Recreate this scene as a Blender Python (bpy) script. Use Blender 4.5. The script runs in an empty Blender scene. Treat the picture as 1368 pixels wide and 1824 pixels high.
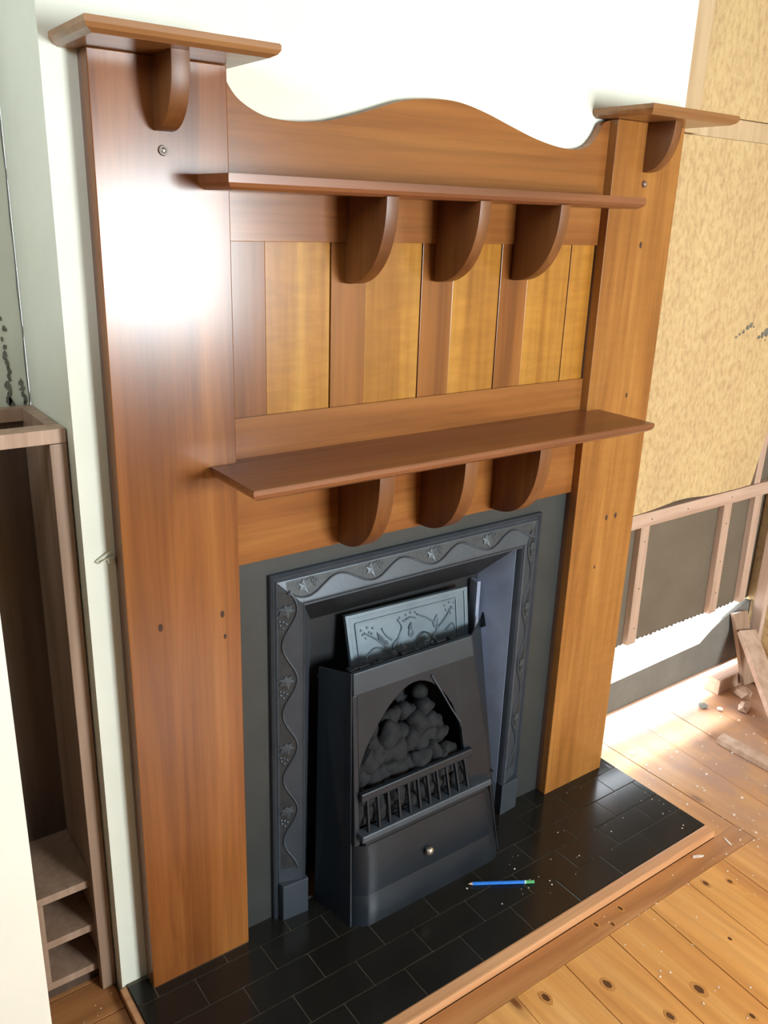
import bpy, bmesh, math, random
from mathutils import Vector, Matrix
from math import sin, cos, pi
random.seed(7)
C = bpy.context.scene
COL = C.collection

# ------------------------------------------------------------------ camera
cd = bpy.data.cameras.new('camera')
cam = bpy.data.objects.new('camera', cd)
COL.objects.link(cam)
cd.sensor_fit = 'VERTICAL'
cd.sensor_height = 36.0
cd.lens = 1530.03 / 1824 * 36.0
cd.clip_start = 0.02
CY, CP, CR = -0.6341, -0.3323, 0.0331
Rm = Matrix.Rotation(CY, 4, 'Z') @ Matrix.Rotation(pi / 2 + CP, 4, 'X') @ Matrix.Rotation(CR, 4, 'Z')
cam.matrix_world = Matrix.Translation((-0.4636, -1.4077, 1.5885)) @ Rm
C.camera = cam

# ------------------------------------------------------------------ world
w = bpy.data.worlds.new('world')
C.world = w
w.use_nodes = True
wn = w.node_tree.nodes
wn['Background'].inputs[0].default_value = (0.86, 0.93, 1.0, 1)
wn['Background'].inputs[1].default_value = 7.0

# ------------------------------------------------------------------ lights
def area(name, loc, rot, sx, sy, power, color, spread=None):
    l = bpy.data.lights.new(name, 'AREA')
    l.shape = 'RECTANGLE'
    l.size, l.size_y = sx, sy
    l.energy = power
    l.color = color
    if spread: l.spread = spread
    o = bpy.data.objects.new(name, l)
    COL.objects.link(o)
    o.location = loc
    o.rotation_euler = rot
    return o
# daylight through the rear window; the left one is added to light the alcove
WX0, WX1, WZ0, WZ1, WY = 0.92, 1.74, 0.95, 1.74, -3.2
area('window_daylight', ((WX0 + WX1) / 2, WY + 0.02, (WZ0 + WZ1) / 2), (pi / 2, 0, 0), WX1 - WX0, WZ1 - WZ0, 86, (0.90, 0.98, 1.0))
LY0, LY1, LZ0, LZ1, LX = -1.7, -0.4, 2.0, 2.65, -1.5
area('added_side_fill', (LX + 0.02, (LY0 + LY1) / 2, (LZ0 + LZ1) / 2), (pi / 2, 0, -pi / 2), LY1 - LY0, LZ1 - LZ0, 6, (0.80, 0.92, 1.0))
# sun outside, behind the stud wall, reaching in through the open slots near the floor
sl = bpy.data.lights.new('sun', 'SUN')
sl.energy = 26
sl.angle = 0.35
sl.color = (0.96, 0.98, 1.0)
so = bpy.data.objects.new('sun', sl)
COL.objects.link(so)
so.rotation_euler = (Vector((-0.10, -0.42, -0.9))).to_track_quat('-Z', 'Y').to_euler()

# ------------------------------------------------------------------ exposure
vs = C.view_settings
vs.view_transform = 'Standard'
vs.look = 'None'
vs.gamma = 1
vs.exposure = 0.55
vs.use_curve_mapping = False

# ------------------------------------------------------------------ materials
def newmat(name):
    m = bpy.data.materials.new(name)
    m.use_nodes = True
    nt = m.node_tree
    return m, nt, nt.nodes['Principled BSDF']

def lk(nt, a, b): nt.links.new(a, b)

def coords(nt, scale, rot=(0, 0, 0)):
    tc = nt.nodes.new('ShaderNodeTexCoord')
    mp = nt.nodes.new('ShaderNodeMapping')
    mp.inputs['Scale'].default_value = scale
    mp.inputs['Rotation'].default_value = rot
    lk(nt, tc.outputs['Object'], mp.inputs['Vector'])
    return mp.outputs['Vector']

def noise(nt, vec, scale=1, detail=6, rough=0.6, dist=0.0):
    n = nt.nodes.new('ShaderNodeTexNoise')
    n.inputs['Scale'].default_value = scale
    n.inputs['Detail'].default_value = detail
    n.inputs['Roughness'].default_value = rough
    n.inputs['Distortion'].default_value = dist
    lk(nt, vec, n.inputs['Vector'])
    return n.outputs['Fac']

def ramp(nt, fac, stops):
    r = nt.nodes.new('ShaderNodeValToRGB')
    el = r.color_ramp.elements
    while len(el) < len(stops): el.new(0.5)
    for e, (p, c) in zip(el, stops):
        e.position = p
        e.color = (*c, 1) if len(c) == 3 else c
    lk(nt, fac, r.inputs['Fac'])
    return r.outputs['Color']

def mix(nt, fac, a, b, mode='MIX'):
    m = nt.nodes.new('ShaderNodeMix')
    m.data_type = 'RGBA'
    m.blend_type = mode
    for s, v in ((m.inputs[0], fac), (m.inputs[6], a), (m.inputs[7], b)):
        if hasattr(v, 'links') or isinstance(v, bpy.types.NodeSocket): lk(nt, v, s)
        elif isinstance(v, (int, float)): s.default_value = v
        else: s.default_value = (*v, 1)
    return m.outputs[2]

def bump(nt, p, h, strength=0.2, dist=0.002):
    b = nt.nodes.new('ShaderNodeBump')
    b.inputs['Strength'].default_value = strength
    b.inputs['Distance'].default_value = dist
    lk(nt, h, b.inputs['Height'])
    lk(nt, b.outputs['Normal'], p.inputs['Normal'])

def wood(name, dark, mid, light, axis='Z', rough=0.3, coat=0.0, fine=90, bumps=0.08, knots=None, ripple=0.0, dust=False):
    m, nt, p = newmat(name)
    ax = 'XYZ'.index(axis)
    s1 = [9.0, 9.0, 9.0]; s1[ax] = 0.8
    s2 = [float(fine)] * 3; s2[ax] = 2.0
    a = noise(nt, coords(nt, s1), 1, 5, 0.55, 1.2)
    b = noise(nt, coords(nt, s2), 1, 4, 0.6, 0.3)
    base = ramp(nt, a, [(0.3, dark), (0.5, mid), (0.72, light)])
    st = ramp(nt, b, [(0.32, (0.72, 0.68, 0.64)), (0.55, (1, 1, 1)), (0.75, (1.1, 1.1, 1.1))])
    col = mix(nt, 0.65, base, st, 'MULTIPLY')
    if ripple:
        s3 = [14.0] * 3; s3[ax] = 55.0
        r = ramp(nt, noise(nt, coords(nt, s3), 1, 2, 0.5, 0.5), [(0.35, (0.86, 0.84, 0.8)), (0.65, (1.1, 1.1, 1.08))])
        col = mix(nt, ripple, col, r, 'MULTIPLY')
    if knots:
        vo = nt.nodes.new('ShaderNodeTexVoronoi')
        vo.voronoi_dimensions = '2D'
        vo.inputs['Scale'].default_value = 1
        sk = [knots, knots, knots]; sk[ax] = knots * 0.42
        lk(nt, coords(nt, sk), vo.inputs['Vector'])
        kf = ramp(nt, vo.outputs['Distance'], [(0.0, (1, 1, 1)), (0.028, (0.85, 0.85, 0.85)), (0.05, (0.3, 0.3, 0.3)), (0.11, (0, 0, 0))])
        col = mix(nt, kf, col, (dark[0] * 0.28, dark[1] * 0.22, dark[2] * 0.25))
    if dust:
        tc = nt.nodes.new('ShaderNodeTexCoord')
        sx = nt.nodes.new('ShaderNodeSeparateXYZ')
        lk(nt, tc.outputs['Object'], sx.inputs[0])
        mr = nt.nodes.new('ShaderNodeMapRange')
        mr.inputs['From Min'].default_value = 1.35
        mr.inputs['From Max'].default_value = 1.70
        lk(nt, sx.outputs['X'], mr.inputs['Value'])
        mm = nt.nodes.new('ShaderNodeMath'); mm.operation = 'MULTIPLY'
        dn = noise(nt, tc.outputs['Object'], 7, 5, 0.65)
        dr_ = nt.nodes.new('ShaderNodeMapRange')
        dr_.inputs['From Min'].default_value = .30; dr_.inputs['From Max'].default_value = .62
        dr_.inputs['To Min'].default_value = .35; dr_.inputs['To Max'].default_value = .9
        lk(nt, dn, dr_.inputs['Value'])
        lk(nt, mr.outputs[0], mm.inputs[0]); lk(nt, dr_.outputs[0], mm.inputs[1])
        col = mix(nt, mm.outputs[0], col, (.36, .22, .165))
    lk(nt, col, p.inputs['Base Color'])
    p.inputs['Roughness'].default_value = rough
    if coat:
        p.inputs['Specular IOR Level'].default_value = 0.38
        p.inputs['Coat Weight'].default_value = coat
        p.inputs['Coat Roughness'].default_value = 0.15
    bump(nt, p, b, bumps, 0.001)
    return m

def plain(name, c1, c2=None, scale=8, rough=0.6, metal=0.0, bs=0.1, bsc=120, coat=0):
    m, nt, p = newmat(name)
    v = coords(nt, (1, 1, 1))
    n = noise(nt, v, scale, 5, 0.6)
    c2 = c2 or tuple(x * 0.85 for x in c1)
    lk(nt, ramp(nt, n, [(0.3, c2), (0.68, c1)]), p.inputs['Base Color'])
    p.inputs['Roughness'].default_value = rough
    p.inputs['Metallic'].default_value = metal
    if coat: p.inputs['Coat Weight'].default_value = coat
    bump(nt, p, noise(nt, v, bsc, 3), bs, 0.001)
    return m

M = {}
M['pilaster'] = wood('varnished_rimu', (0.14, 0.043, 0.011), (0.235, 0.078, 0.018), (0.31, 0.118, 0.029), 'Z', 0.25, 0.12, 80, 0.05)
M['golden'] = wood('golden_veneer', (0.26, 0.105, 0.016), (0.365, 0.155, 0.024), (0.45, 0.22, 0.038), 'Z', 0.24, 0.18, 60, 0.05, ripple=0.55)
M['reddish'] = wood('reddish_board', (0.15, 0.048, 0.011), (0.235, 0.08, 0.017), (0.3, 0.115, 0.026), 'Z', 0.24, 0.18, 70, 0.05)
M['rail'] = wood('rail_wood', (0.18, 0.062, 0.016), (0.255, 0.09, 0.022), (0.32, 0.128, 0.032), 'X', 0.24, 0.18, 80, 0.05)
M['shelf'] = wood('shelf_wood', (0.13, 0.045, 0.019), (0.20, 0.070, 0.027), (0.27, 0.105, 0.04), 'X', 0.34, 0.3, 70, 0.05)
M['cap'] = wood('cap_wood', (0.21, 0.09, 0.032), (0.29, 0.13, 0.046), (0.36, 0.18, 0.066), 'X', 0.34, 0.3, 70, 0.05)
M['bracket'] = wood('bracket_wood', (.11,.036,.011), (.165,.058,.015), (.21,.08,.02), 'Z', 0.42, 0.0, 80, 0.05)
M['edge'] = wood('stained_edge', (0.10, 0.05, 0.035), (0.17, 0.085, 0.055), (0.22, 0.12, 0.08), 'Z', 0.38, 0.2, 80, 0.05)
M['trim'] = wood('raw_trim_wood', (0.50, 0.235, 0.10), (0.60, 0.30, 0.14), (0.66, 0.36, 0.18), 'X', 0.45, 0, 70, 0.05)
M['floor'] = wood('pine_floor', (0.5, 0.2, 0.055), (0.64, 0.3, 0.085), (0.74, 0.4, 0.14), 'Y', 0.36, 0.15, 40, 0.06, knots=4.6, dust=True)
M['floor_x'] = wood('pine_border', (0.34, 0.135, 0.045), (0.45, 0.20, 0.07), (0.54, 0.26, 0.1), 'X', 0.4, 0.1, 40, 0.06, dust=True)
M['stud'] = wood('rough_pine', (0.42, 0.27, 0.19), (0.5, 0.34, 0.25), (0.58, 0.42, 0.33), 'Z', 0.75, 0, 40, 0.2)
M['studx'] = wood('rough_pine_rail', (0.42, 0.26, 0.18), (0.5, 0.33, 0.24), (0.58, 0.41, 0.31), 'X', 0.75, 0, 40, 0.2)
M['unit'] = wood('brown_unit_wood', (0.26, 0.17, 0.115), (0.35, 0.23, 0.16), (0.42, 0.29, 0.21), 'Z', 0.45, 0.1, 60, 0.06)
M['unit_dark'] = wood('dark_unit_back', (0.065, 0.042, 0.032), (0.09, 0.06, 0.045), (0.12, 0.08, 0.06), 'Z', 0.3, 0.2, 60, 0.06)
M['wall'] = plain('cream_plaster', (0.80, 0.81, 0.70), (0.74, 0.75, 0.64), 5, 0.7, 0, 0.12, 60)
M['alcove'] = plain('alcove_plaster', (0.66, 0.67, 0.55), (0.56, 0.57, 0.46), 6, 0.7, 0, 0.15, 60)
M['room'] = plain('room_paint', (0.20, 0.19, 0.17), (0.17, 0.16, 0.145), 3, 0.8)
M['paper'] = plain('black_building_paper', (0.155, 0.125, 0.09), (0.125, 0.10, 0.07), 7, 0.55, 0, 0.25, 40)
M['slate'] = plain('slate_panel', (0.034, 0.038, 0.036), (0.026, 0.029, 0.028), 9, 0.5, 0, 0.08, 80)
M['iron'] = plain('blackleaded_iron', (0.062, 0.076, 0.094), (0.044, 0.054, 0.068), 14, 0.42, 0.35, 0.2, 160)
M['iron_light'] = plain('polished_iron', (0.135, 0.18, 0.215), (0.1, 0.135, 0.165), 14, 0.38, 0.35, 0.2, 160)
M['iron_leaf'] = plain('rubbed_iron', (0.070, 0.085, 0.10), (0.052, 0.064, 0.076), 14, 0.45, 0.35, 0.1, 160)
M['iron_dark'] = plain('black_iron', (0.018, 0.020, 0.023), (0.012, 0.013, 0.015), 14, 0.5, 0.2, 0.15, 120)
M['iron_stipple'] = plain('stippled_iron', (0.040, 0.044, 0.048), (0.024, 0.027, 0.030), 60, 0.5, 0.3, 0.8, 260)
M['cheek'] = plain('light_tinted_iron', (0.38, 0.45, 0.6), (0.26, 0.31, 0.42), 7, 0.36, 0.35, 0.1, 90)  # bluish light painted into the colour; the left cheek stays plain iron
M['steel'] = plain('black_steel_cover', (0.017, 0.023, 0.031), (0.01, 0.014, 0.02), 6, 0.33, 0.25, 0.06, 70)
M['cover_band'] = plain('grey_band', (0.036, 0.046, 0.057), (0.026, 0.033, 0.041), 9, 0.42, 0.3, 0.08, 70)
M['coal'] = plain('coal', (0.007, 0.008, 0.011), (0.003, 0.0035, 0.0045), 20, 0.85, 0, 0.5, 50)
M['tile'] = plain('black_glazed_tile', (0.014, 0.013, 0.011), (0.009, 0.0085, 0.007), 9, 0.20, 0, 0.02, 30)
M['grout'] = plain('grey_grout', (0.14, 0.125, 0.09), (0.06, 0.052, 0.035), 9, 0.85)
M['chrome'] = plain('brass_knob', (0.55, 0.5, 0.42), (0.4, 0.36, 0.3), 30, 0.3, 0.9)
M['door'] = plain('white_gloss_paint', (0.86, 0.84, 0.74), (0.82, 0.80, 0.70), 3, 0.5)
M['chip'] = plain('plaster_chip', (0.85, 0.76, 0.66), (0.62, 0.52, 0.44), 60, 0.8)
M['ground'] = plain('concrete_ground', (0.6, 0.6, 0.58), (0.5, 0.5, 0.48), 4, 0.9)
M['block'] = plain('grey_pier', (0.20, 0.19, 0.165), (0.15, 0.14, 0.12), 8, 0.9)
M['wear'] = plain('bare_grey_patch', (0.19, 0.18, 0.145), (0.08, 0.075, 0.06), 40, 0.85, 0, 0.5, 120)
M['knot_matt'] = plain('dark_knot', (.07, .028, .012), (.04, .016, .008), 90, 0.8)
M['knot'] = plain('pine_knot', (.13, .045, .012), (.07, .02, .006), 90, 0.4)
M['knot_halo'] = plain('pine_knot_ring', (.52, .235, .065), (.45, .195, .05), 40, 0.4)
M['buff'] = wood('buff_batten', (.45,.31,.17), (.53,.38,.22), (.58,.43,.26), 'Z', 0.75, 0, 30, 0.1)
M['pilaster_gold'] = wood('golden_rimu', (.20,.074,.018), (.305,.123,.028), (.40,.18,.045), 'Z', 0.26, 0.12, 60, 0.05, ripple=0.25)
M['blue'] = plain('blue_pencil_paint', (0.03, 0.22, 0.75), (0.02, 0.16, 0.6), 60, 0.3)
M['green'] = plain('green_eraser', (0.10, 0.42, 0.16), (0.07, 0.3, 0.1), 60, 0.5)
M['bare'] = plain('bare_cedar', (0.7, 0.48, 0.36), (0.6, 0.4, 0.3), 80, 0.6)
M['lead'] = plain('pencil_lead', (0.03, 0.03, 0.035), None, 80, 0.4)
M['ferrule'] = plain('pale_band', (0.6, 0.8, 0.75), (0.5, 0.7, 0.66), 60, 0.3)

def strand():
    m, nt, p = newmat('strand_board')
    v = coords(nt, (1.5, 1, 0.8), (0, 0.3, 0))
    n1 = noise(nt, v, 46, 3, 0.55)
    n2 = noise(nt, v, 5, 3, 0.5)
    n3 = noise(nt, v, 130, 2, 0.5)
    base = ramp(nt, n1, [(0.32, (0.44, 0.30, 0.15)), (0.48, (0.52, 0.378, 0.192)), (0.60, (0.57, 0.425, 0.225))])
    base = mix(nt, 0.5, base, ramp(nt, n3, [(0.30, (0.78, 0.74, 0.68)), (0.45, (1, 1, 1))]), 'MULTIPLY')
    lk(nt, mix(nt, 0.7, base, ramp(nt, n2, [(0.38, (0.93, 0.86, 0.80)), (0.62, (1.04, 1.0, 0.92))]), 'MULTIPLY'), p.inputs['Base Color'])
    p.inputs['Roughness'].default_value = 0.75
    bump(nt, p, n1, 0.4, 0.004)
    return m
M['strand'] = strand()

# ------------------------------------------------------------------ mesh helpers
def bx(bm, x0, x1, y0, y1, z0, z1, bev=0.0):
    r = bmesh.ops.create_cube(bm, size=1)
    vsx = r['verts']
    for v in vsx:
        v.co = Vector(((x0 + x1) / 2 + v.co.x * (x1 - x0), (y0 + y1) / 2 + v.co.y * (y1 - y0), (z0 + z1) / 2 + v.co.z * (z1 - z0)))
    if bev:
        es = list({e for v in vsx for e in v.link_edges})
        bmesh.ops.bevel(bm, geom=es, offset=bev, segments=2, affect='EDGES', profile=0.6)

def prism(bm, pts, d, bev=0.0):
    """closed polygon of 3D points extruded by vector d"""
    d = Vector(d)
    a = [bm.verts.new(Vector(p)) for p in pts]
    b = [bm.verts.new(Vector(p) + d) for p in pts]
    fs = [bm.faces.new(a), bm.faces.new(list(reversed(b)))]
    n = len(a)
    for i in range(n):
        fs.append(bm.faces.new([a[i], b[i], b[(i + 1) % n], a[(i + 1) % n]]))
    bmesh.ops.recalc_face_normals(bm, faces=fs)
    if bev:
        es = list({e for f in fs[:2] for e in f.edges})
        bmesh.ops.bevel(bm, geom=es, offset=bev, segments=2, affect='EDGES', profile=0.6)

def tube(bm, pts, r, n=8, taper=None):
    pts = [Vector(p) for p in pts]
    rings = []
    for i, p in enumerate(pts):
        t = (pts[min(i + 1, len(pts) - 1)] - pts[max(i - 1, 0)]).normalized()
        u = t.cross(Vector((0, 1, 0.01)))
        if u.length < 0.05: u = t.cross(Vector((1, 0, 0)))
        u.normalize()
        q = t.cross(u)
        rr = r * (taper(i / (len(pts) - 1)) if taper else 1)
        rings.append([bm.verts.new(p + (u * cos(2 * pi * k / n) + q * sin(2 * pi * k / n)) * rr) for k in range(n)])
    for a, b in zip(rings, rings[1:]):
        for k in range(n):
            bm.faces.new([a[k], a[(k + 1) % n], b[(k + 1) % n], b[k]])
    bm.faces.new(rings[0]); bm.faces.new(list(reversed(rings[-1])))
    bmesh.ops.recalc_face_normals(bm, faces=bm.faces)

def ball(bm, c, r, sc=(1, 1, 1), sub=2, jit=0.0):
    res = bmesh.ops.create_icosphere(bm, subdivisions=sub, radius=r)
    for v in res['verts']:
        j = 1 + random.uniform(-jit, jit)
        v.co = Vector((v.co.x * sc[0] * j, v.co.y * sc[1] * j, v.co.z * sc[2] * j)) + Vector(c)

def shelf_profile(bm, x0, x1, yf, yb, z0, z1, lip, inset):
    """board with upright lip and undercut chamfer on front and both ends"""
    zm = z1 - lip
    top = [(x0, yb, z1), (x0, yf, z1), (x1, yf, z1), (x1, yb, z1)]
    mid = [(x0, yb, zm), (x0, yf, zm), (x1, yf, zm), (x1, yb, zm)]
    cov = [(x0 + inset * .3, yb, (zm * .45 + z0 * .55)), (x0 + inset * .3, yf + inset * .3, (zm * .45 + z0 * .55)), (x1 - inset * .3, yf + inset * .3, (zm * .45 + z0 * .55)), (x1 - inset * .3, yb, (zm * .45 + z0 * .55))]
    bot = [(x0 + inset, yb, z0), (x0 + inset, yf + inset, z0), (x1 - inset, yf + inset, z0), (x1 - inset, yb, z0)]
    L = [[bm.verts.new(p) for p in q] for q in (top, mid, cov, bot)]
    bm.faces.new(L[0]); bm.faces.new(list(reversed(L[-1])))
    for a, b in zip(L, L[1:]):
        for k in range(4):
            bm.faces.new([a[k], a[(k + 1) % 4], b[(k + 1) % 4], b[k]])
    bmesh.ops.recalc_face_normals(bm, faces=bm.faces)
    es = [e for e in bm.edges if all(v in L[0] for v in e.verts)]
    bmesh.ops.bevel(bm, geom=es, offset=0.0015, segments=2, affect='EDGES')

def wpos(o):
    p = Vector((0, 0, 0))
    while o:
        p += o.location
        o = o.parent
    return p

def obj(name, bm, mat, parent=None, smooth=False, origin=None):
    """link bm (in world coordinates) as one mesh object"""
    me = bpy.data.meshes.new(name)
    bm.normal_update()
    bm.to_mesh(me); bm.free()
    me.materials.append(M[mat])
    if smooth:
        for f in me.polygons: f.use_smooth = True
        me.set_sharp_from_angle(angle=math.radians(smooth if smooth is not True else 40))
    o = bpy.data.objects.new(name, me)
    COL.objects.link(o)
    if parent:
        o.parent = parent
        o.location = -wpos(parent)
    elif origin is not None:
        me.transform(Matrix.Translation(-Vector(origin)))
        o.location = origin
    return o

def B(): return bmesh.new()

def box(name, mat, parent, x0, x1, y0, y1, z0, z1, bev=0.0015, **k):
    b = B(); bx(b, x0, x1, y0, y1, z0, z1, bev)
    return obj(name, b, mat, parent, **k)

def tag(o, label=None, cat=None, group=None, kind=None):
    if label: o['label'] = label
    if cat: o['category'] = cat
    if group: o['group'] = group
    if kind: o['kind'] = kind
    return o

def thing(name, loc, label, cat, group=None):
    o = bpy.data.objects.new(name, None)
    o.empty_display_size = 0.1
    COL.objects.link(o)
    o.location = loc
    return tag(o, label, cat, group)

def struct(name, bm, mat, label=None):
    return tag(obj(name, bm, mat), label, kind='structure')

# ================================================================== SETTING
FZ = -0.022                     # floor surface, hearth tile top is z = 0
RX0, RX1, RY0, CZ = -1.5, 2.36, -3.2, 2.75

# floor: sub floor with boards
b = B(); bx(b, RX0 - .1, RX1 + .1, RY0 - .1, 0.34, FZ - .06, FZ - .02)
floor = struct('floor', b, 'floor_x', 'orange pine board floor around the hearth')
sh = 0.075
def board(x0, x1, y0, y1, dz=0.0, name='floor_board', mat='floor'):
    bb = B()
    s = lambda x, y: x + sh * (y + 0.45)
    z = FZ + dz
    prism(bb, [(s(x0, y0), y0, z - .02), (s(x1, y0), y0, z - .02), (s(x1, y1), y1, z - .02), (s(x0, y1), y1, z - .02)], (0, 0, .02))
    return obj(name, bb, mat, floor)
x = 0.650 - 0.1535 * 14
g = 0.0012
k = 0
while x < RX1 + 0.1:
    x1 = x + 0.1535
    dz = random.uniform(-.0008, .0004)
    if x1 < -0.06 :
        board(x + g, x1 - g, RY0, -0.0 if x1 < -.25 else -0.44, dz)
    elif x < 1.568 - 0.001 and x1 < 1.60:
        board(x + g, x1 - g, RY0, -0.442, dz)
    elif x < 1.58:
        bb = B()
        s_ = lambda a_, y_: a_ + sh * (y_ + 0.45)
        prism(bb, [(s_(x, RY0) + g, RY0, FZ - .02), (s_(x1, RY0) - g, RY0, FZ - .02), (s_(x1, .135) - g, .135, FZ - .02), (1.5708, .135, FZ - .02), (1.5708, -.44, FZ - .02)], (0, 0, .02))
        obj('floor_board', bb, 'floor', floor)
    else:
        board(x + g, x1 - g, RY0, 0.135, dz)
    x = x1
# border boards round the hearth
for (x0, x1, y0, y1) in ((-0.14, 1.5690, -0.4405, -0.377),):
    box('border_board', 'floor_x', floor, x0, x1, y0, y1, FZ - .02, FZ, .001)
bb = B(); prism(bb, [(1.4745, -.3765, FZ - .02), (1.5670, -.3765, FZ - .02), (1.5670, .11, FZ - .02), (1.4745, .11, FZ - .02)], (0, 0, .02))
obj('border_board', bb, 'floor', floor)
for i in range(6):
    box('alcove_board', 'floor_x', floor, -0.75, -0.062, 0.31 - .1 * (i + 1) + g, 0.31 - .1 * i - g, FZ - .02, FZ - .0005, .001)

# knots in the pine boards
for nm, mt, kx, lift in (('knot_halo', 'knot_halo', 1.8, .0003), ('knot', 'knot', 1.0, .0006)):
    b = B()
    for x, y, s_ in ((.8435, -.533, .0095), (1.004, -.658, .0105), (.7025, -.480, .009), (1.36, -.501, .006), (1.046, -.402, .006), (1.041, -.766, .006), (.8925, -.665, .008), (1.190, -.613, .005), (.955, -.404, .006), (.99, -.425, .005), (1.30, -.47, .007)):
        prism(b, [(x + s_ * kx * .8 * cos(2 * pi * q / 12) * random.uniform(.85, 1.1), y + s_ * kx * 1.25 * sin(2 * pi * q / 12) * random.uniform(.85, 1.1), FZ - .001) for q in range(12)], (0, 0, .001 + lift))
    tag(obj(nm, b, mt, floor), 'dark knots in the boards', kind='stuff')

# chimney breast: solid block with the fireplace cavity left open
b = B()
bx(b, -.054, .30, .045, .31, FZ - .02, CZ)
bx(b, 1.10, 1.48, .045, .31, FZ - .02, CZ)
bx(b, .30, 1.10, .045, .31, .90, CZ)
bx(b, .30, 1.10, .27, .31, FZ - .02, .90)
struct('wall_center', b, 'wall', 'cream plastered chimney breast behind the wooden surround')

# left alcove back wall with peeled corner
b = B(); bx(b, RX0, -.0541, .31, .36, FZ - .02, CZ)
wl = struct('wall_back', b, 'alcove', 'cream back wall of the left alcove with peeling corner')
b = B()
random.seed(5)
def patch(cx, cz, sx, sz):
    n = 9
    prism(b, [(cx + sx * cos(2 * pi * q / n) * random.uniform(.45, 1.2), .3085, cz + sz * sin(2 * pi * q / n) * random.uniform(.45, 1.2)) for q in range(n)], (0, .0012, 0))
for q_ in range(13):
    t = q_ / 12
    patch(-.0905 + random.uniform(-.004, .004), 1.226 + .16 * t * (.6 + .4 * t), random.uniform(.004, .0075) * (1 - .45 * t), random.uniform(.008, .014) * (1 - .4 * t))
for q_ in range(6):
    patch(-.091 + random.uniform(-.006, .004), 1.41 + .15 * random.random(), random.uniform(.0015, .003), random.uniform(.003, .006))
for q_ in range(5):
    patch(-.0665 + random.uniform(-.004, .004), 1.225 + .010 * q_, random.uniform(.003, .006), random.uniform(.006, .010))
tag(obj('peeled_patch', b, 'wear', wl), 'dark patches where paint has peeled off', kind='stuff')
# corner crack bead
b = B(); tube(b, [(-.0560 + .0008 * sin(i * 1.9), .3095, 1.2 + i * .04) for i in range(38)], .0013, 6)
tag(obj('corner_crack', b, 'block', wl), 'dark ragged crack down the corner')

# enclosing room (behind the camera), with window openings, the left one added for fill light
b = B()
bx(b, RX0, WX0, RY0 - .08, RY0, FZ - .02, CZ); bx(b, WX1, RX1, RY0 - .08, RY0, FZ - .02, CZ)
bx(b, WX0, WX1, RY0 - .08, RY0, FZ - .02, WZ0); bx(b, WX0, WX1, RY0 - .08, RY0, WZ1, CZ)
struct('wall_front', b, 'room')
b = B()
bx(b, RX0 - .08, RX0, RY0, LY0, FZ - .02, CZ); bx(b, RX0 - .08, RX0, LY1, .36, FZ - .02, CZ)
bx(b, RX0 - .08, RX0, LY0, LY1, FZ - .02, LZ0); bx(b, RX0 - .08, RX0, LY0, LY1, LZ1, CZ)
struct('wall_left', b, 'room')
b = B(); bx(b, RX0 - .08, RX1 + .08, RY0 - .08, .4, CZ, CZ + .06)
struct('ceiling', b, 'room')
for nm, args in (('window_1', ('x',)), ('added_side_window', ('y',))):
    b = B()
    if args[0] == 'x':
        for (x0, x1, z0, z1) in ((WX0, WX0 + .04, WZ0, WZ1), (WX1 - .04, WX1, WZ0, WZ1), (WX0, WX1, WZ0, WZ0 + .04), (WX0, WX1, WZ1 - .04, WZ1), ((WX0 + WX1) / 2 - .02, (WX0 + WX1) / 2 + .02, WZ0, WZ1)):
            bx(b, x0, x1, RY0 - .07, RY0 - .02, z0, z1)
    else:
        for (y0, y1, z0, z1) in ((LY0, LY0 + .04, LZ0, LZ1), (LY1 - .04, LY1, LZ0, LZ1), (LY0, LY1, LZ0, LZ0 + .04), (LY0, LY1, LZ1 - .04, LZ1)):
            bx(b, RX0 - .07, RX0 - .02, y0, y1, z0, z1)
    struct(nm, b, 'door')

# right alcove: open stud wall
YB = 0.12
b = B(); bx(b, 1.4805, RX1, YB + .022, YB + .03, .300, CZ)
# ragged lower edge of the building paper
for i in range(40):
    xx = 1.4805 + i * .022
    prism(b, [(xx, YB + .022, .301), (xx + .022, YB + .022, .301), (xx + .016, YB + .022, .2975 - random.uniform(0, .007)), (xx + .006, YB + .022, .2975 - random.uniform(0, .007))], (0, .004, 0))
wr = struct('wall_back_right', b, 'paper', 'stripped alcove wall of dark building paper and pale framing')
def wp(name, mat, *a, label=None, **k):
    o = box(name, mat, wr, *a, **k)
    if label: o['label'] = label
    return o
wp('frame_rail', 'studx', 1.482, 2.33, YB - .004, YB + .021, .711, .757, .002, label='horizontal pale pine rail')
for x0, x1, x2, x3 in ((1.640, 1.681, 1.648, 1.690), (2.072, 2.116, 2.086, 2.128), (2.253, 2.297, 2.266, 2.306)):
    bb = B(); prism(bb, [(x2, YB, .303), (x3, YB, .303), (x1, YB, .7105), (x0, YB, .7105)], (0, .0215, 0), .0015)
    obj('batten', bb, 'stud', wr)
# upright stud in the corner above the rail
bb = B(); prism(bb, [(2.232, YB + .002, .7575), (2.268, YB + .002, .7575), (2.300, YB + .002, 1.8), (2.262, YB + .002, 1.8)], (0, .018, 0))
obj('batten', bb, 'stud', wr)
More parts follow.
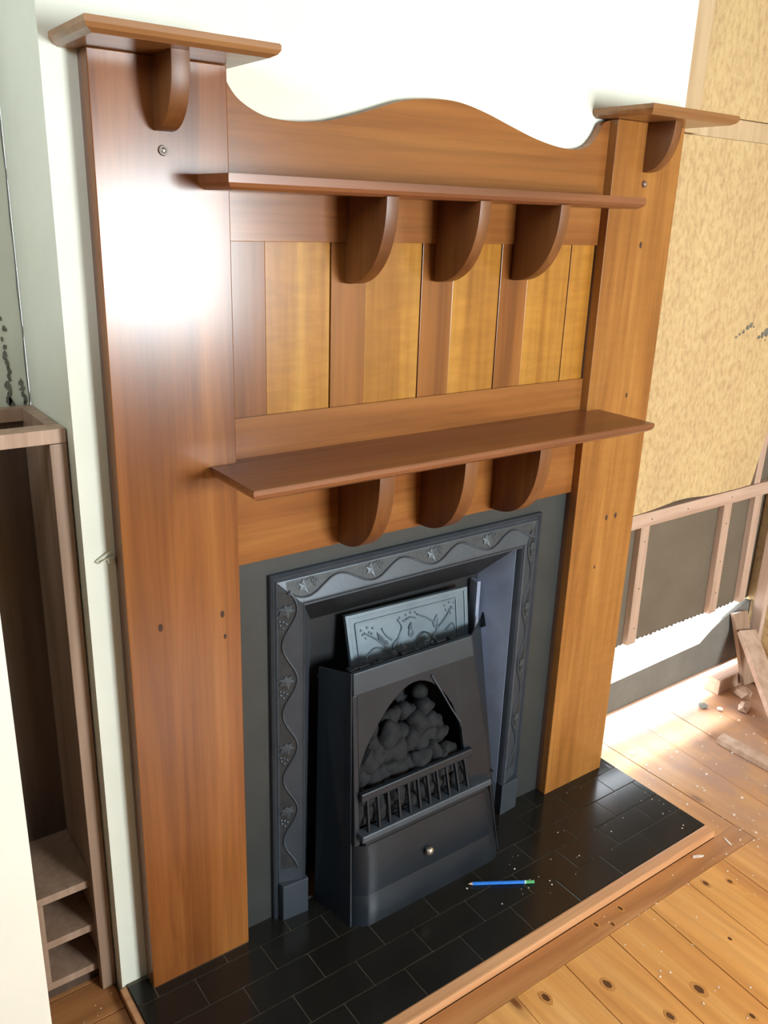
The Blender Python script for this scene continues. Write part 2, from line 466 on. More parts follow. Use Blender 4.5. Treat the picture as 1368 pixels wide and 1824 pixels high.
# strand board sheets
ed = [(1.482, .764)]
for i in range(1, 12):
    xx = 1.482 + i * (2.182 - 1.482) / 12
    ed.append((xx, .766 + .012 * math.exp(-((xx - 1.80) / .12) ** 2) + random.uniform(-.0012, .0012)))
ed += [(2.182, .768), (2.192, .80), (2.238, .997), (2.29, 1.24), (2.335, 1.45), (2.335, 1.8125), (1.482, 1.8125)]
bb = B(); prism(bb, [(q[0], YB - .014, q[1]) for q in ed], (0, .012, 0))
tag(obj('strand_sheet', bb, 'strand', wr), 'large buff strand board sheet with torn marks')
wp('strand_sheet', 'strand', 1.619, 2.35, YB - .012, YB, 1.867, CZ - .01, .001)
wp('cover_strip', 'buff', 1.482, 1.612, YB - .026, YB, 1.815, CZ - .01, .002)
wp('nogging', 'buff', 1.616, 2.35, YB - .008, YB + .02, 1.814, 1.8655, .002)
# torn marks near the right
b = B()
for (cx, cz, s) in ((2.025, 1.306, .010), (2.008, 1.298, .010), (1.990, 1.287, .008), (1.972, 1.280, .006), (1.955, 1.273, .005), (2.040, 1.300, .004), (2.118, 1.280, .016), (2.096, 1.272, .012), (2.078, 1.266, .008), (2.135, 1.284, .012), (2.116, 1.254, .004)):
    n = 8
    prism(b, [(cx + s * cos(2 * pi * q / n) * random.uniform(.5, 1.2), YB - .0155, cz + s * .8 * sin(2 * pi * q / n) * random.uniform(.5, 1.2)) for q in range(n)], (0, .002, 0))
tag(obj('torn_mark', b, 'wear', wr), 'dark torn marks', kind='stuff')
# nails in the battens and rail
b = B()
for (x, z) in ((1.665, .66), (1.668, .5), (1.672, .36), (2.098, .64), (2.102, .5), (2.108, .38), (1.55, .735), (1.68, .732), (2.1, .735), (1.86, .735)):
    ball(b, (x, YB - .0045 if z > .7 else YB - .0005, z), .003, (1, .5, 1), 1)
tag(obj('nail', b, 'wear', wr), kind='stuff')
# boards low on the wall between the two open slots
bb = B(); prism(bb, [(1.482, YB, .070), (2.35, YB, .072), (2.35, YB, .292), (2.27, YB, .278), (2.19, YB, .262), (2.12, YB, .232), (2.06, YB, .196), (1.482, YB, .180)], (0, .022, 0))
tag(obj('low_board', bb, 'block', wr), 'dull grey-brown board between the daylight gaps')
wp('board_lip', 'studx', 1.482, 2.35, YB - .006, YB - .0005, .066, .074, .001, label='pale lower edge of the grey board')
wp('bottom_plate', 'studx', 2.16, 2.35, .075, YB + .02, FZ, .036, .002, label='pale timber bottom plate')

# right wall of the room
b = B(); bx(b, 2.36, 2.42, RY0, .15, FZ - .02, CZ)
wrr = struct('wall_right', b, 'strand', 'buff strand board wall at the right edge')
box('batten', 'stud', wrr, 2.335, 2.3595, .06, .1, FZ, 2.6)

# outside seen through the gaps
b = B(); bx(b, -3, 9, .37, 9, -.35, -.30)
bx(b, 1.4805, 2.6, .145, .37, -.35, -.30)
struct('ground_outside', b, 'ground', 'bright ground outside seen through the wall gaps')

# ================================================================== FIRE SURROUND
XL0, XL1, XR0, XR1 = 0.0, 0.2265, 1.1885, 1.43
fs = thing('fire_surround', (0.715, 0.02, 0.0), 'tall varnished wooden fire surround with bracketed shelves and panelled back', 'mantelpiece')
for x0, x1, pm in ((XL0, XL1, 'pilaster'), (XR0, XR1, 'pilaster_gold')):
    box('pilaster', pm, fs, x0, x1, 0, .024, 0, 1.8095, .0018)
    box('pilaster_return', 'edge', fs, x0 + .001, x1 - .0005, .0245, .0445, 0, 1.809, .001)
# screw holes with plugs
for x, z in ((.1117, 1.6751), (1.3027, 1.6776)):
    b = B()
    r = bmesh.ops.create_cone(b, cap_ends=True, segments=20, radius1=.0085, radius2=.0075, depth=.004)
    bmesh.ops.rotate(b, verts=b.verts, cent=(0, 0, 0), matrix=Matrix.Rotation(pi / 2, 3, 'X'))
    bmesh.ops.translate(b, verts=b.verts, vec=(x, -.0015, z))
    p = obj('screw_plug', b, 'edge', fs, smooth=True)
    b = B(); ball(b, (x, -.004, z), .0042, (1, .4, 1), 2)
    tag(obj('screw_head', b, 'chrome', p, smooth=True), 'small shiny screw head')
# knots on the pilasters
b = B()
for x, z, s in ((.0615, .846, .006), (.1875, .8416, .0055), (.192, .792, .004), (1.315, .8385, .006), (1.352, .8385, .006), (1.29, .70, .004), (1.335, 1.17, .005), (1.318, 1.54, .006)):
    prism(b, [(x + s * .8 * cos(2 * pi * q / 10), -.0003, z + s * 1.4 * sin(2 * pi * q / 10)) for q in range(10)], (0, .001, 0))
tag(obj('knot', b, 'knot_matt', fs), 'small dark knots', kind='stuff')

# vertical boards behind, between the two rails
pl = [(.2275, .3065, 'reddish'), (.3072, .4462, 'golden'), (.4494, .5293, 'reddish'), (.5300, .6672, 'golden'), (.6702, .7538, 'reddish'),
      (.7545, .8872, 'golden'), (.8902, .9728, 'reddish'), (.9735, 1.1072, 'golden'), (1.1106, 1.1875, 'golden')]
for i, (x0, x1, m) in enumerate(pl):
    box('panel_board', m, fs, x0, x1, .0285 if m == 'reddish' else .0295, .042, 1.19, 1.56, .0006)
box('backing', 'edge', fs, .2267, 1.1883, .0422, .0448, 1.0, 1.70, 0)
# rails
box('lower_rail', 'rail', fs, .2267, 1.1883, .022, .0418, .925, 1.2215, .001)
wv = [(.2267, 1.808), (.2345, 1.7996), (.2395, 1.785), (.2611, 1.7627), (.3041, 1.744), (.3546, 1.7393), (.4223, 1.7439), (.4785, 1.7569), (.5354, 1.7739), (.5954, 1.7927), (.6418, 1.8008), (.6983, 1.8051), (.7486, 1.8028), (.811, 1.7909), (.8865, 1.7707), (.9557, 1.7532), (1.0276, 1.7415), (1.0796, 1.7401), (1.1221, 1.7498), (1.1493, 1.7742), (1.165, 1.7996), (1.1883, 1.808)]
def catmull(p, n=5):
    out = []
    P = [Vector((a, 0, c)) for a, c in p]
    for i in range(len(P) - 1):
        p0, p1, p2, p3 = P[max(i - 1, 0)], P[i], P[i + 1], P[min(i + 2, len(P) - 1)]
        for k in range(n):
            t = k / n
            out.append(0.5 * ((2 * p1) + (-p0 + p2) * t + (2 * p0 - 5 * p1 + 4 * p2 - p3) * t * t + (-p0 + 3 * p1 - 3 * p2 + p3) * t ** 3))
    out.append(P[-1])
    return out
cv = catmull(wv)
b = B()
prism(b, [(1.1883, .022, 1.5375), (.2267, .022, 1.5375)] + [(v.x, .022, v.z) for v in cv], (0, .0198, 0), .001)
tag(obj('crest_rail', b, 'rail', fs), 'upper rail with a wavy scrolled top edge')

# shelves
b = B(); shelf_profile(b, .1718, 1.233, -.1724, -.0002, 1.1213, 1.1433, .009, .013)
bx(b, .2269, 1.1881, -.0003, .0215, 1.1213, 1.1433)
tag(obj('shelf', b, 'shelf', fs), 'main mantel shelf, dark brown')
b = B(); shelf_profile(b, .1700, 1.176, -.113, -.0002, 1.6190, 1.6433, .0135, .013)
bx(b, .2269, 1.1881, -.0003, .0215, 1.6205, 1.6433)
tag(obj('shelf', b, 'shelf', fs), 'narrow upper shelf')
for x0, x1 in ((-.0395, .2590), (1.1500, 1.4625)):
    b = B(); shelf_profile(b, x0, x1, -.123, .0445, 1.8100, 1.8300, .009, .014)
    obj('cap', b, 'cap', fs)

# brackets
def bracket(x0, x1, yf, yb, z0, z1, e=2.2, parent=fs):
    b = B()
    n = 22
    pts = [(x0, yb, z1), (x0, yf, z1)]
    D, H = yb - yf, z1 - z0
    for i in range(1, n + 1):
        t = (pi / 2) * i / n
        c, s = max(cos(t), 0), sin(t)
        pts.append((x0, yb - D * c ** (2 / e), z1 - H * s ** (2 / e)))
    prism(b, pts, (x1 - x0, 0, 0), .0012)
    return obj('bracket', b, 'bracket', parent, smooth=30)
for x in (.4765, .6965, .9165): bracket(x, x + .027, -.108, .0218, 1.462, 1.6203)
for x in (.468, .686, .905): bracket(x, x + .037, -.125, .0218, .930, 1.1211, 2.5)
bracket(.0985, .1285, -.080, -.0002, 1.703, 1.8098, 2.4)
bracket(1.292, 1.319, -.076, -.0002, 1.703, 1.8098, 2.2)

# ================================================================== CAST IRON INSERT
ins = thing('fireplace_insert', (.705, .06, 0), 'black cast iron fireplace insert with ivy relief frame set in slate', 'fireplace')
YS = .036
b = B()
bx(b, .2270, .3075, YS, YS + .008, 0, .9245); bx(b, 1.0925, 1.1880, YS, YS + .008, 0, .9245); bx(b, .3075, 1.0925, YS, YS + .008, .885, .9245)
tag(obj('slate_panel', b, 'slate', ins), 'flat dark slate surround')

def frame_loop(bm, secs):
    """secs: list of (x0, x1, ztop, y): U-shaped loops joined by quads"""
    rows = [[bm.verts.new(p) for p in ((x0, y, 0), (x0, y, zt), (x1, y, zt), (x1, y, 0))] for x0, x1, zt, y in secs]
    for a, c in zip(rows, rows[1:]):
        for k in range(3):
            bm.faces.new([a[k], a[k + 1], c[k + 1], c[k]])
    bmesh.ops.recalc_face_normals(bm, faces=bm.faces)
b = B(); frame_loop(b, [(.3075, 1.0925, .885, .044), (.3075, 1.0925, .885, .026), (.312, 1.088, .8805, .021), (.3155, 1.0845, .877, .024), (.3185, 1.0815, .874, .029), (.321, 1.079, .869, .030)])
obj('outer_moulding', b, 'iron', ins, smooth=25)
b = B(); frame_loop(b, [(.3195, 1.0835, .8705, .0285), (.3215, 1.0815, .8685, .0265), (.3245, 1.0785, .8655, .0285), (.3700, 1.0330, .8195, .0125), (.3735, 1.0295, .816, .0105), (.3770, 1.0260, .8125, .0120), (.3775, 1.0255, .812, .030)])
band = tag(obj('ivy_band', b, 'iron', ins, smooth=20), 'sloping band with ivy relief')
b = B(); frame_loop(b, [(.3775, 1.0255, .812, .0118), (.3805, 1.0225, .809, .016), (.3835, 1.0195, .806, .014), (.387, 1.016, .8025, .022), (.389, 1.014, .8005, .040)])
obj('inner_bead', b, 'iron', ins, smooth=25)
for x0, x1, o_ in ((.3225, .3880, 0), (1.0150, 1.0800, 0)):
    b = B(); prism(b, [(x0, .0095, 0), (x1, .0045, 0), (x1, .0045, .098), (x0, .0095, .098)] if x0 < .7 else [(x0, .0045, 0), (x1, .0095, 0), (x1, .0095, .098), (x0, .0045, .098)], (0, .028, 0), .0015)
    obj('plinth_block', b, 'iron', ins)

# relief on the sloping band. u along the band, v across 0 outer..1 inner
def bandpt(side, u, v, lift=0.0):
    o = Vector(((.3250, 0, 0) if side == 'L' else (1.078, 0, 0)))
    if side == 'L': return Vector((.3250 + v * .0445, .0285 - v * .0158 - lift, u))
    if side == 'R': return Vector((1.078 - v * .0445, .0285 - v * .0158 - lift, u))
    return Vector((u, .0285 - v * .0158 - lift, .8650 - v * .0450))
def leaf_mesh(side, u, v, size, rot):
    n_ = [(0, -1.05), (.30, -.42), (.95, -.25), (.62, .12), (.85, .62), (.30, .50), (0, .78), (-.30, .50), (-.85, .62), (-.62, .12), (-.95, -.25), (-.30, -.42)]
    b = B()
    ring = []
    base = []
    for (a, c) in n_:
        aa, cc = a * cos(rot) - c * sin(rot), a * sin(rot) + c * cos(rot)
        uu, vv = u + cc * size, v + aa * size / .0472
        ring.append(b.verts.new(bandpt(side, uu, vv, .0030)))
        base.append(b.verts.new(bandpt(side, uu, vv, -.0005)))
    ctr = b.verts.new(bandpt(side, u, v, .0046))
    n = len(ring)
    for i in range(n):
        b.faces.new([ring[i], ring[(i + 1) % n], ctr])
        b.faces.new([base[i], base[(i + 1) % n], ring[(i + 1) % n], ring[i]])
    bmesh.ops.recalc_face_normals(b, faces=b.faces)
    return b
def vine(side, u0, u1, per, ph=0.0, flip=False):
    b = B()
    n = int(abs(u1 - u0) / .006)
    pts = []
    vv = []
    for i in range(n + 1):
        u = u0 + (u1 - u0) * i / n
        v = .54 + .34 * sin(2 * pi * abs(u - u0) / per + ph)
        pts.append(bandpt(side, u, v, .0016))
        vv.append((u, v))
    tube(b, pts, .0024, 6)
    obj('vine', b, 'iron', band, smooth=True)
    b = B()
    prev = None
    for u, v in vv:
        cur = (b.verts.new(bandpt(side, u, .05, .0006)), b.verts.new(bandpt(side, u, v, .0006)))
        if prev: b.faces.new([prev[0], prev[1], cur[1], cur[0]])
        prev = cur
    bmesh.ops.recalc_face_normals(b, faces=b.faces)
    tag(obj('stippled_ground', b, 'iron_stipple', band), 'darker stippled ground beside the vine')
per = .168
for side, u0, u1 in (('L', .845, .135), ('R', .845, .135), ('T', .345, 1.06)):
    vine(side, u0, u1, per if side != 'T' else .172, 0 if side == 'T' else 0)
    L = abs(u1 - u0)
    sgn = 1 if u1 > u0 else -1
    kmax = int(L / per + .3)
    for k in range(kmax):
        uu = u0 + k * .172 + .043
        if side != 'T': uu = u0 - (k * per + .045)
        rot = 0.25 if side != 'T' else pi / 2 + .2
        # leaf sits on the concave side of the wave
        vv = .36
        s_ = .0185
        lb = leaf_mesh(side, uu, vv, s_, rot)
        obj('leaf', lb, 'iron_leaf', band)
        bb = B()
        for (du, dv) in ((-.026, .25), (-.033, .12), (-.031, .40), (-.040, .25), (-.024, .10)):
            ball(bb, bandpt(side, uu + (du if side != 'T' else -du * .75), dv if side != 'T' else dv, .001), .0036, (1, .6, 1), 1)
        obj('berry_cluster', bb, 'iron', band, smooth=True)

# splayed cheeks, back and hood
OX0, OX1, OZ = .389, 1.014, .8005
IX0, IX1, IZ, IY = .470, .985, .700, .135
def quad(pts, name, mat, parent, th=(0, .006, 0)):
    b = B(); prism(b, pts, th)
    return obj(name, b, mat, parent)
quad([(OX0, .030, 0), (OX0, .030, OZ), (IX0, IY, IZ), (IX0, IY, 0)], 'cheek', 'iron', ins, (-.005, 0, 0))
tag(quad([(OX1, .030, 0), (OX1, .030, OZ), (IX1, IY, IZ), (IX1, IY, 0)], 'cheek', 'cheek', ins, (.005, 0, 0)), 'smooth grey cheek with bluish light painted into its colour')
quad([(OX0, .030, OZ), (OX1, .030, OZ), (IX1, IY, IZ), (IX0, IY, IZ)], 'canopy_slope', 'iron_dark', ins, (0, 0, .005))
quad([(IX0 - .005, IY + .001, 0), (IX1 + .005, IY + .001, 0), (IX1 + .005, IY + .001, IZ + .005), (IX0 - .005, IY + .001, IZ + .005)], 'fireback', 'iron_dark', ins)
# hood plate leaning forward
HA, HB_, HC, HD = Vector((.545, .107, .700)), Vector((.916, .099, .693)), Vector((.905, .068, .560)), Vector((.545, .070, .560))
hd = thing_hood = None
b = B(); prism(b, [HA, HB_, HC, HD], (0, .008, 0), .0015)
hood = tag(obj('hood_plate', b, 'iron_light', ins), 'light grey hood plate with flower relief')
ex = Vector((1, -.02, -.012)).normalized()
ez = Vector((0, .037 / .14, 1)).normalized()
nh = ez.cross(ex).normalized() * -1
if nh.y > 0: nh = -nh
def hp(u, v, lift=0.0):                     # u 0..1 across, v 0..1 down from the top edge
    top = HA.lerp(HB_, u); bot = HD.lerp(HC, u)
    return top.lerp(bot, v) + nh * lift
def hbar(u0, v0, u1, v1, wd=.008, name='hood_border'):
    b = B()
    p0, p1 = hp(u0, v0), hp(u1, v1)
    d = (p1 - p0).normalized(); s = d.cross(nh).normalized() * wd / 2
    prism(b, [p0 - s, p1 - s, p1 + s, p0 + s], nh * .0035, .001)
    obj(name, b, 'iron_light', hood)
hbar(.0, .035, 1, .035, .009); hbar(.015, .0, .015, 1, .010); hbar(.985, 0, .985, 1, .010)
hbar(.07, .17, .90, .17, .004); hbar(.07, .17, .07, 1, .004); hbar(.90, .17, .90, 1, .004)
def stem(pts, r=.0023):
    b = B()
    q = catmull([(a, c) for a, c in pts], 6)
    tube(b, [hp(v.x, v.z, .001) for v in q], r, 6)
    obj('stem', b, 'iron_light', hood, smooth=True)
def hleaf(u, v, L, W, ang):
    b = B()
    shp = [(0, 0), (.25, .5), (.55, .42), (1, 0), (.55, -.42), (.25, -.5)]
    c0 = hp(u, v)
    rx, rz = ex, -ez
    def P(a, c, l):
        aa, cc = a * L, c * W
        return c0 + rx * (aa * cos(ang) - cc * sin(ang)) - rz * (aa * sin(ang) + cc * cos(ang)) + nh * l
    ring = [b.verts.new(P(a, c, .0026)) for a, c in shp]
    base = [b.verts.new(P(a, c, -.0005)) for a, c in shp]
    m1 = b.verts.new(P(.45, 0, .0062))
    for i in range(6):
        b.faces.new([ring[i], ring[(i + 1) % 6], m1]); b.faces.new([base[i], base[(i + 1) % 6], ring[(i + 1) % 6], ring[i]])
    bmesh.ops.recalc_face_normals(b, faces=b.faces)
    obj('leaf', b, 'iron_light', hood)
def hberries(lst):
    b = B()
    for u, v in lst: ball(b, hp(u, v, .001), .0034, (1, .8, 1), 1)
    obj('berry_cluster', b, 'iron_light', hood, smooth=True)
stem([(.13, .36), (.22, .52), (.30, .72), (.36, .95)]); stem([(.86, .30), (.80, .48), (.72, .66), (.66, .92)])
stem([(.40, .28), (.43, .42), (.40, .58), (.36, .78), (.36, .98)]); stem([(.56, .28), (.66, .42), (.72, .60), (.70, .86)])
stem([(.14, .98), (.13, .78), (.20, .66), (.30, .74)]); stem([(.80, .70), (.86, .62), (.91 - .03, .72), (.88, .90)])
stem([(.45, .34), (.50, .30), (.55, .34)]); stem([(.27, .36), (.30, .50), (.34, .60)])
for a in ((.50, .66, .030, .016, pi / 2), (.27, .62, .034, .013, 2.0), (.31, .66, .030, .012, 2.5), (.70, .60, .034, .014, 1.2), (.73, .62, .024, .012, 2.1), (.34, .76, .030, .012, .9), (.60, .86, .03, .013, .5), (.46, .88, .03, .013, 2.2), (.33, .80, .026, .012, -.5), (.66, .84, .026, .012, 3.4), (.49, .52, .02, .01, 1.2)):
    hleaf(*a)
hberries([(.11, .30), (.16, .28), (.20, .31), (.12, .38), (.17, .37), (.19, .40), (.14, .45)])
hberries([(.80, .26), (.84, .22), (.88, .24), (.81, .34), (.87, .34), (.85, .42)])
hberries([(.42, .26), (.47, .24), (.51, .22), (.55, .24), (.45, .33)])
# damper wire ring hooked over the hood
b = B(); tube(b, [hp(.60 + .075 * cos(t), .92 - .30 * sin(t), .006) for t in [pi * i / 16 for i in range(17)]], .0014, 6)
tag(obj('wire_ring', b, 'iron_dark', ins, smooth=True), 'thin dark wire loop on the hood')
box('hood_post', 'cheek', ins, .955, .967, .100, .130, .0, .695, .002)  # shares the right cheek's light-tinted colour

# ================================================================== FIRE COVER standing in front
fc = thing('fire_cover', (.68, -.04, 0), 'black metal fire front with open top band, dark coals and bottom drawer', 'fire front')
# front plane: y = -.115 + z/.61*.118
def fy(z): return -.113 + z / .613 * .115
def xl(z): return .447 + (z / .613) * .053
def xr(z): return .914 - (z / .613) * .062
def fp(u, z, d=0.0): return (xl(z) + (xr(z) - xl(z)) * u, fy(z) + d, z)
def fpanel(name, u0, u1, z0, z1, th=.012, d=0.0, mat='steel', bev=.002, label=None, parent=None):
    b = B(); prism(b, [fp(u0, z0, d), fp(u1, z0, d), fp(u1, z1, d), fp(u0, z1, d)], (0, th, 0), bev)
    o = obj(name, b, mat, parent or fc)
    if label: o['label'] = label
    return o
tag(fpanel('top_band', .0, 1.0, .560, .613, .012, -.004, 'cover_band', .003), 'grey plain band across the top')
fpanel('stile', 0, .035, .205, .5595)
fpanel('stile', .82, 1.0, .205, .5595)
# arched brow plate: leaves an arched opening
b = B()
arch = [fp(.035, .5595), fp(.82, .5595)]
for i in range(17):
    t = i / 16
    u = .82 - .785 * t
    z = .385 + .160 * sin(pi * (t ** .8)) ** .75
    arch.append(fp(u, z))
prism(b, arch, (0, .008, 0))
obj('brow_plate', b, 'steel', fc)
fpanel('fire_bar', .03, .86, .313, .333, .012, -.014, 'steel', .003)
for i in range(11):
    u = .075 + i * .72 / 10
    b = B(); prism(b, [fp(u - .007, .238, -.016), fp(u + .007, .238, -.016), fp(u + .007, .3135, -.012), fp(u - .007, .3135, -.012)], (0, .010, 0), .002)
    obj('grate_bar', b, 'steel', fc)
fpanel('sill', .02, .96, .222, .238, .03, -.022, 'iron', .003)
fpanel('sill_moulding', .05, .93, .204, .2215, .03, -.012, 'steel', .004)
# rounded ash drawer front, proud
def fdr(z0, z1, o_, name, bulge, mat='steel', r=.05):
    b = B()
    cols = []
    N = 20
    def plan(t):          # t 0..1 across with rounded ends
        a = min(t, 1 - t) / .10
        return (0 if a >= 1 else (1 - math.sqrt(max(0, 1 - (1 - a) ** 2)))) * r
    for j in range(5):
        zz = z0 + (z1 - z0) * j / 4
        row = []
        for i in range(N + 1):
            t = .5 - .5 * cos(pi * i / N)
            p = fp(-.01 + 1.02 * t, zz, o_ + plan(t) - bulge * sin(pi * j / 4))
            row.append(b.verts.new(p))
        cols.append(row)
    for a, c in zip(cols, cols[1:]):
        for i in range(N):
            b.faces.new([a[i], a[i + 1], c[i + 1], c[i]])
    back = [[b.verts.new((v.co.x, v.co.y + .012, v.co.z)) for v in row] for row in (cols[0], cols[-1])]
    for row, bk in ((cols[0], back[0]), (cols[-1], back[1])):
        for i in range(N): b.faces.new([row[i], row[i + 1], bk[i + 1], bk[i]])
    bmesh.ops.recalc_face_normals(b, faces=b.faces)
    return obj(name, b, mat, fc, smooth=40)
dr = fdr(.078, .200, -.006, 'drawer', .004)
base = fdr(.0, .076, -.004, 'base_skirt', .003)
b = B(); c0 = Vector(fp(.465, .125, -.020)); ball(b, c0, .0115, (1, .7, 1), 3); tube(b, [c0 + Vector((0, .014, 0)), c0], .005, 10)
tag(obj('knob', b, 'chrome', dr, smooth=True), 'small round brass knob')
# side panels running back
def side(pts, name='side_panel', d=(-.004, 0, 0)):
    b = B(); prism(b, pts, d, 0); return obj(name, b, 'steel', fc)
side([fp(0, 0, .018), fp(0, .613, 0), (.468, .088, .600), (.425, .030, 0)])
side([fp(1, 0, .018), fp(1, .613, 0), (.958, .084, .600), (.945, .030, 0)], d=(.004, 0, 0))
# flanged ears at the top rear of the sides
quad([(.460, .086, .575), (.474, .086, .60), (.474, .086, .575)], 'ear', 'steel', fc, (0, .004, 0))
quad([(.952, .080, .57), (.968, .082, .612), (.958, .06, .585)], 'ear', 'steel', fc, (0, .006, 0))
# rough dark packing visible on top, behind the band
b = B()
N = 26
for i in range(N):
    u = i / N
    xx = .50 + .35 * u
    bx(b, xx, xx + .35 / N, .012 + random.uniform(0, .004), .028, .597, .606 + random.uniform(0, .010))
tag(obj('top_packing', b, 'iron_dark', fc), 'ragged dark edge behind the top band', kind='stuff')
# inner back, glass reflection plate and coals
quad([(.452, .055, .24), (.93, .05, .24), (.90, .075, .56), (.49, .075, .56)], 'inner_back', 'iron_dark', fc)
b = B(); tube(b, [fp(.62, .548, -.003), fp(.68, .505, -.003), fp(.75, .45, -.003), fp(.81, .405, -.003)], .0022, 6)
tag(obj('wire', b, 'iron', fc, smooth=True), 'thin curved wire across the opening')
random.seed(11)
for r_, (z, y0, n, cs) in enumerate(((.258, -.045, 7, .030), (.292, -.034, 7, .031), (.330, -.020, 7, .031), (.368, -.004, 6, .032), (.405, .012, 5, .031), (.440, .026, 4, .030), (.470, .036, 2, .026))):
    for i in range(n):
        lo, hi = .502 + .012 * r_ + (.01 if r_ > 3 else 0), .800 - .012 * r_
        x = lo + (hi - lo) * (i + random.uniform(-.12, .12)) / (n - 1)
        b = B()
        ball(b, (x, y0 + random.uniform(-.006, .006), z + random.uniform(-.008, .008)), cs * random.uniform(.85, 1.15), (random.uniform(.85, 1.2), .7, random.uniform(.75, 1.1)), 3, .035)
        fa, fb, fc_ = (random.uniform(0, 6) for _ in range(3))
        for v in b.verts:
            q = v.co - Vector((x, y0, z))
            k_ = 1 + .16 * sin(q.x * 110 + fa) + .14 * sin(q.z * 120 + fb) + .10 * sin((q.x - q.z) * 190 + fc_)
            v.co = Vector((x, y0, z)) + q * k_
        rt = Matrix.Rotation(random.uniform(-.6, .6), 3, 'Y')
        bmesh.ops.rotate(b, verts=b.verts, cent=(x, y0, z), matrix=rt)
        obj('coal', b, 'coal', fc, smooth=60)
quad([(.485, -.05, .240), (.90, -.07, .240), (.90, .05, .240), (.485, .05, .240)], 'coal_tray', 'iron_dark', fc, (0, 0, -.006))

# ================================================================== HEARTH
he = thing('hearth', (.71, -.16, FZ), 'black tiled hearth slab with pale grout and pale wooden edging', 'hearth')
HX0, HX1, HY0, HY1 = -.045, 1.473, -.345, .035
b = B(); bx(b, HX0, HX1, HY0, HY1 + .0095, FZ - .02, -.0016)
obj('grout_bed', b, 'grout', he)
P, gp = .1617, .0011
rows = [(-.0255, .0355), (-.1035, -.0255), (-.1820, -.1035), (-.2600, -.1820), (-.3450, -.2600)]
offs = [.0005, .0820, .1595, .0760, .1560]
random.seed(3)
for (y0, y1), of in zip(rows, offs):
    x = of - 2 * P
    while x < HX1:
        a, c = max(x + gp, HX0), min(x + P - gp, HX1)
        if c - a > .006:
            box('tile', 'tile', he, a, c, y0 + gp, min(y1, HY1 + .009) - gp, -.012, random.uniform(-.0004, 0), .0008)
        x += P
# wooden edging, rounded
b = B(); bx(b, HX0 - .008, 1.474, -.3765, -.3455, FZ, .0015, .004)
tag(obj('edging', b, 'trim', he), 'pale bare wood front edging')
box('edging', 'trim', he, HX0 - .016, HX0 - .0005, -.345, .043, FZ, -.004, .002)

# ================================================================== PENCIL on the hearth
p0, p1 = Vector((.7608, -.1462, .0045)), Vector((.9087, -.2358, .0045))
pe = thing('pencil', ((p0 + p1) / 2) * 1.0 - Vector((0, 0, .0045)), 'blue pencil with green end lying on the black hearth tiles', 'pencil')
d = (p1 - p0)
def hex_tube(a, c, r0, r1, name, mat, n=6):
    b = B()
    A_, C_ = p0 + d * a, p0 + d * c
    t = d.normalized(); u = t.cross(Vector((0, 0, 1))).normalized(); q = Vector((0, 0, 1))
    ra = [b.verts.new(A_ + (u * cos(2 * pi * k / n) + q * sin(2 * pi * k / n)) * r0) for k in range(n)]
    rb = [b.verts.new(C_ + (u * cos(2 * pi * k / n) + q * sin(2 * pi * k / n)) * r1) for k in range(n)]
    for k in range(n): b.faces.new([ra[k], ra[(k + 1) % n], rb[(k + 1) % n], rb[k]])
    b.faces.new(ra); b.faces.new(rb)
    bmesh.ops.recalc_face_normals(b, faces=b.faces)
    return obj(name, b, mat, pe)
hex_tube(0, .03, .0003, .0012, 'lead', 'lead', 8)
hex_tube(.03, .085, .0012, .0040, 'sharpened_tip', 'bare', 12)
hex_tube(.085, .855, .0044, .0044, 'barrel', 'blue')
hex_tube(.855, .875, .0046, .0046, 'band', 'ferrule', 12)
hex_tube(.875, 1.0, .0044, .0042, 'eraser', 'green', 12)

# ================================================================== LEFT ALCOVE SHELF UNIT
su = thing('shelf_unit', (-.40, .2, FZ), 'tall brown wooden shelf unit with small pigeonholes in the left alcove', 'shelf unit')
UX0, UX1, UY0, UY1, UZ = -.74, -.0570, .100, .298, 1.2255
box('side_board', 'unit', su, UX1 - .020, UX1, UY0 + .0005, UY1, FZ, UZ - .026, .001)
box('side_board', 'unit', su, UX0, UX0 + .02, UY0 + .0005, UY1, FZ, UZ - .026, .001)
tag(box('front_rail', 'stud', su, UX0, UX1 + .0005, UY0 - .0215, UY0 + .022, UZ - .0255, UZ, .002), 'pale rail along the front top edge')
box('back_rail', 'unit', su, UX0, UX1, UY1 - .022, UY1, UZ - .0255, UZ, .001)
box('top_rail', 'unit', su, UX1 - .022, UX1, UY0 + .0225, UY1 - .0225, UZ - .0255, UZ, .001)
box('top_rail', 'unit', su, UX0, UX0 + .022, UY0 + .0225, UY1 - .0225, UZ - .0255, UZ, .001)
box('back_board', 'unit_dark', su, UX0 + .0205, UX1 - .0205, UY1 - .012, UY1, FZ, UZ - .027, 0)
for z0, z1 in ((FZ, UZ - .0262),):
    tag(box('front_post', 'unit', su, -.086, -.0572, UY0 - .022, UY0, z0, z1, .0015), 'lighter brown front post beside the wall')
for z in (.258, .143, .036):
    box('shelf', 'unit', su, UX0 + .0205, UX1 - .0205, UY0 + .001, UY1 - .0125, z - .018, z, .001)
for z0, z1 in ((.1435, .2395), (.0365, .1245)):
    box('divider', 'unit', su, -.200, -.182, UY0 + .001, UY1 - .0125, z0, z1, .001)
box('plinth', 'unit_dark', su, UX0 + .0205, UX1 - .0205, UY0 + .02, UY0 + .03, FZ, .0175, 0)

# white cupboard door standing in front of it
cdr = thing('cupboard_door', (-.5, -.19, FZ), 'plain cream white door leaf standing upright at the left edge', 'door')
box('door_leaf', 'door', cdr, -.80, -.2490, -.215, -.190, FZ, 1.55, .002)

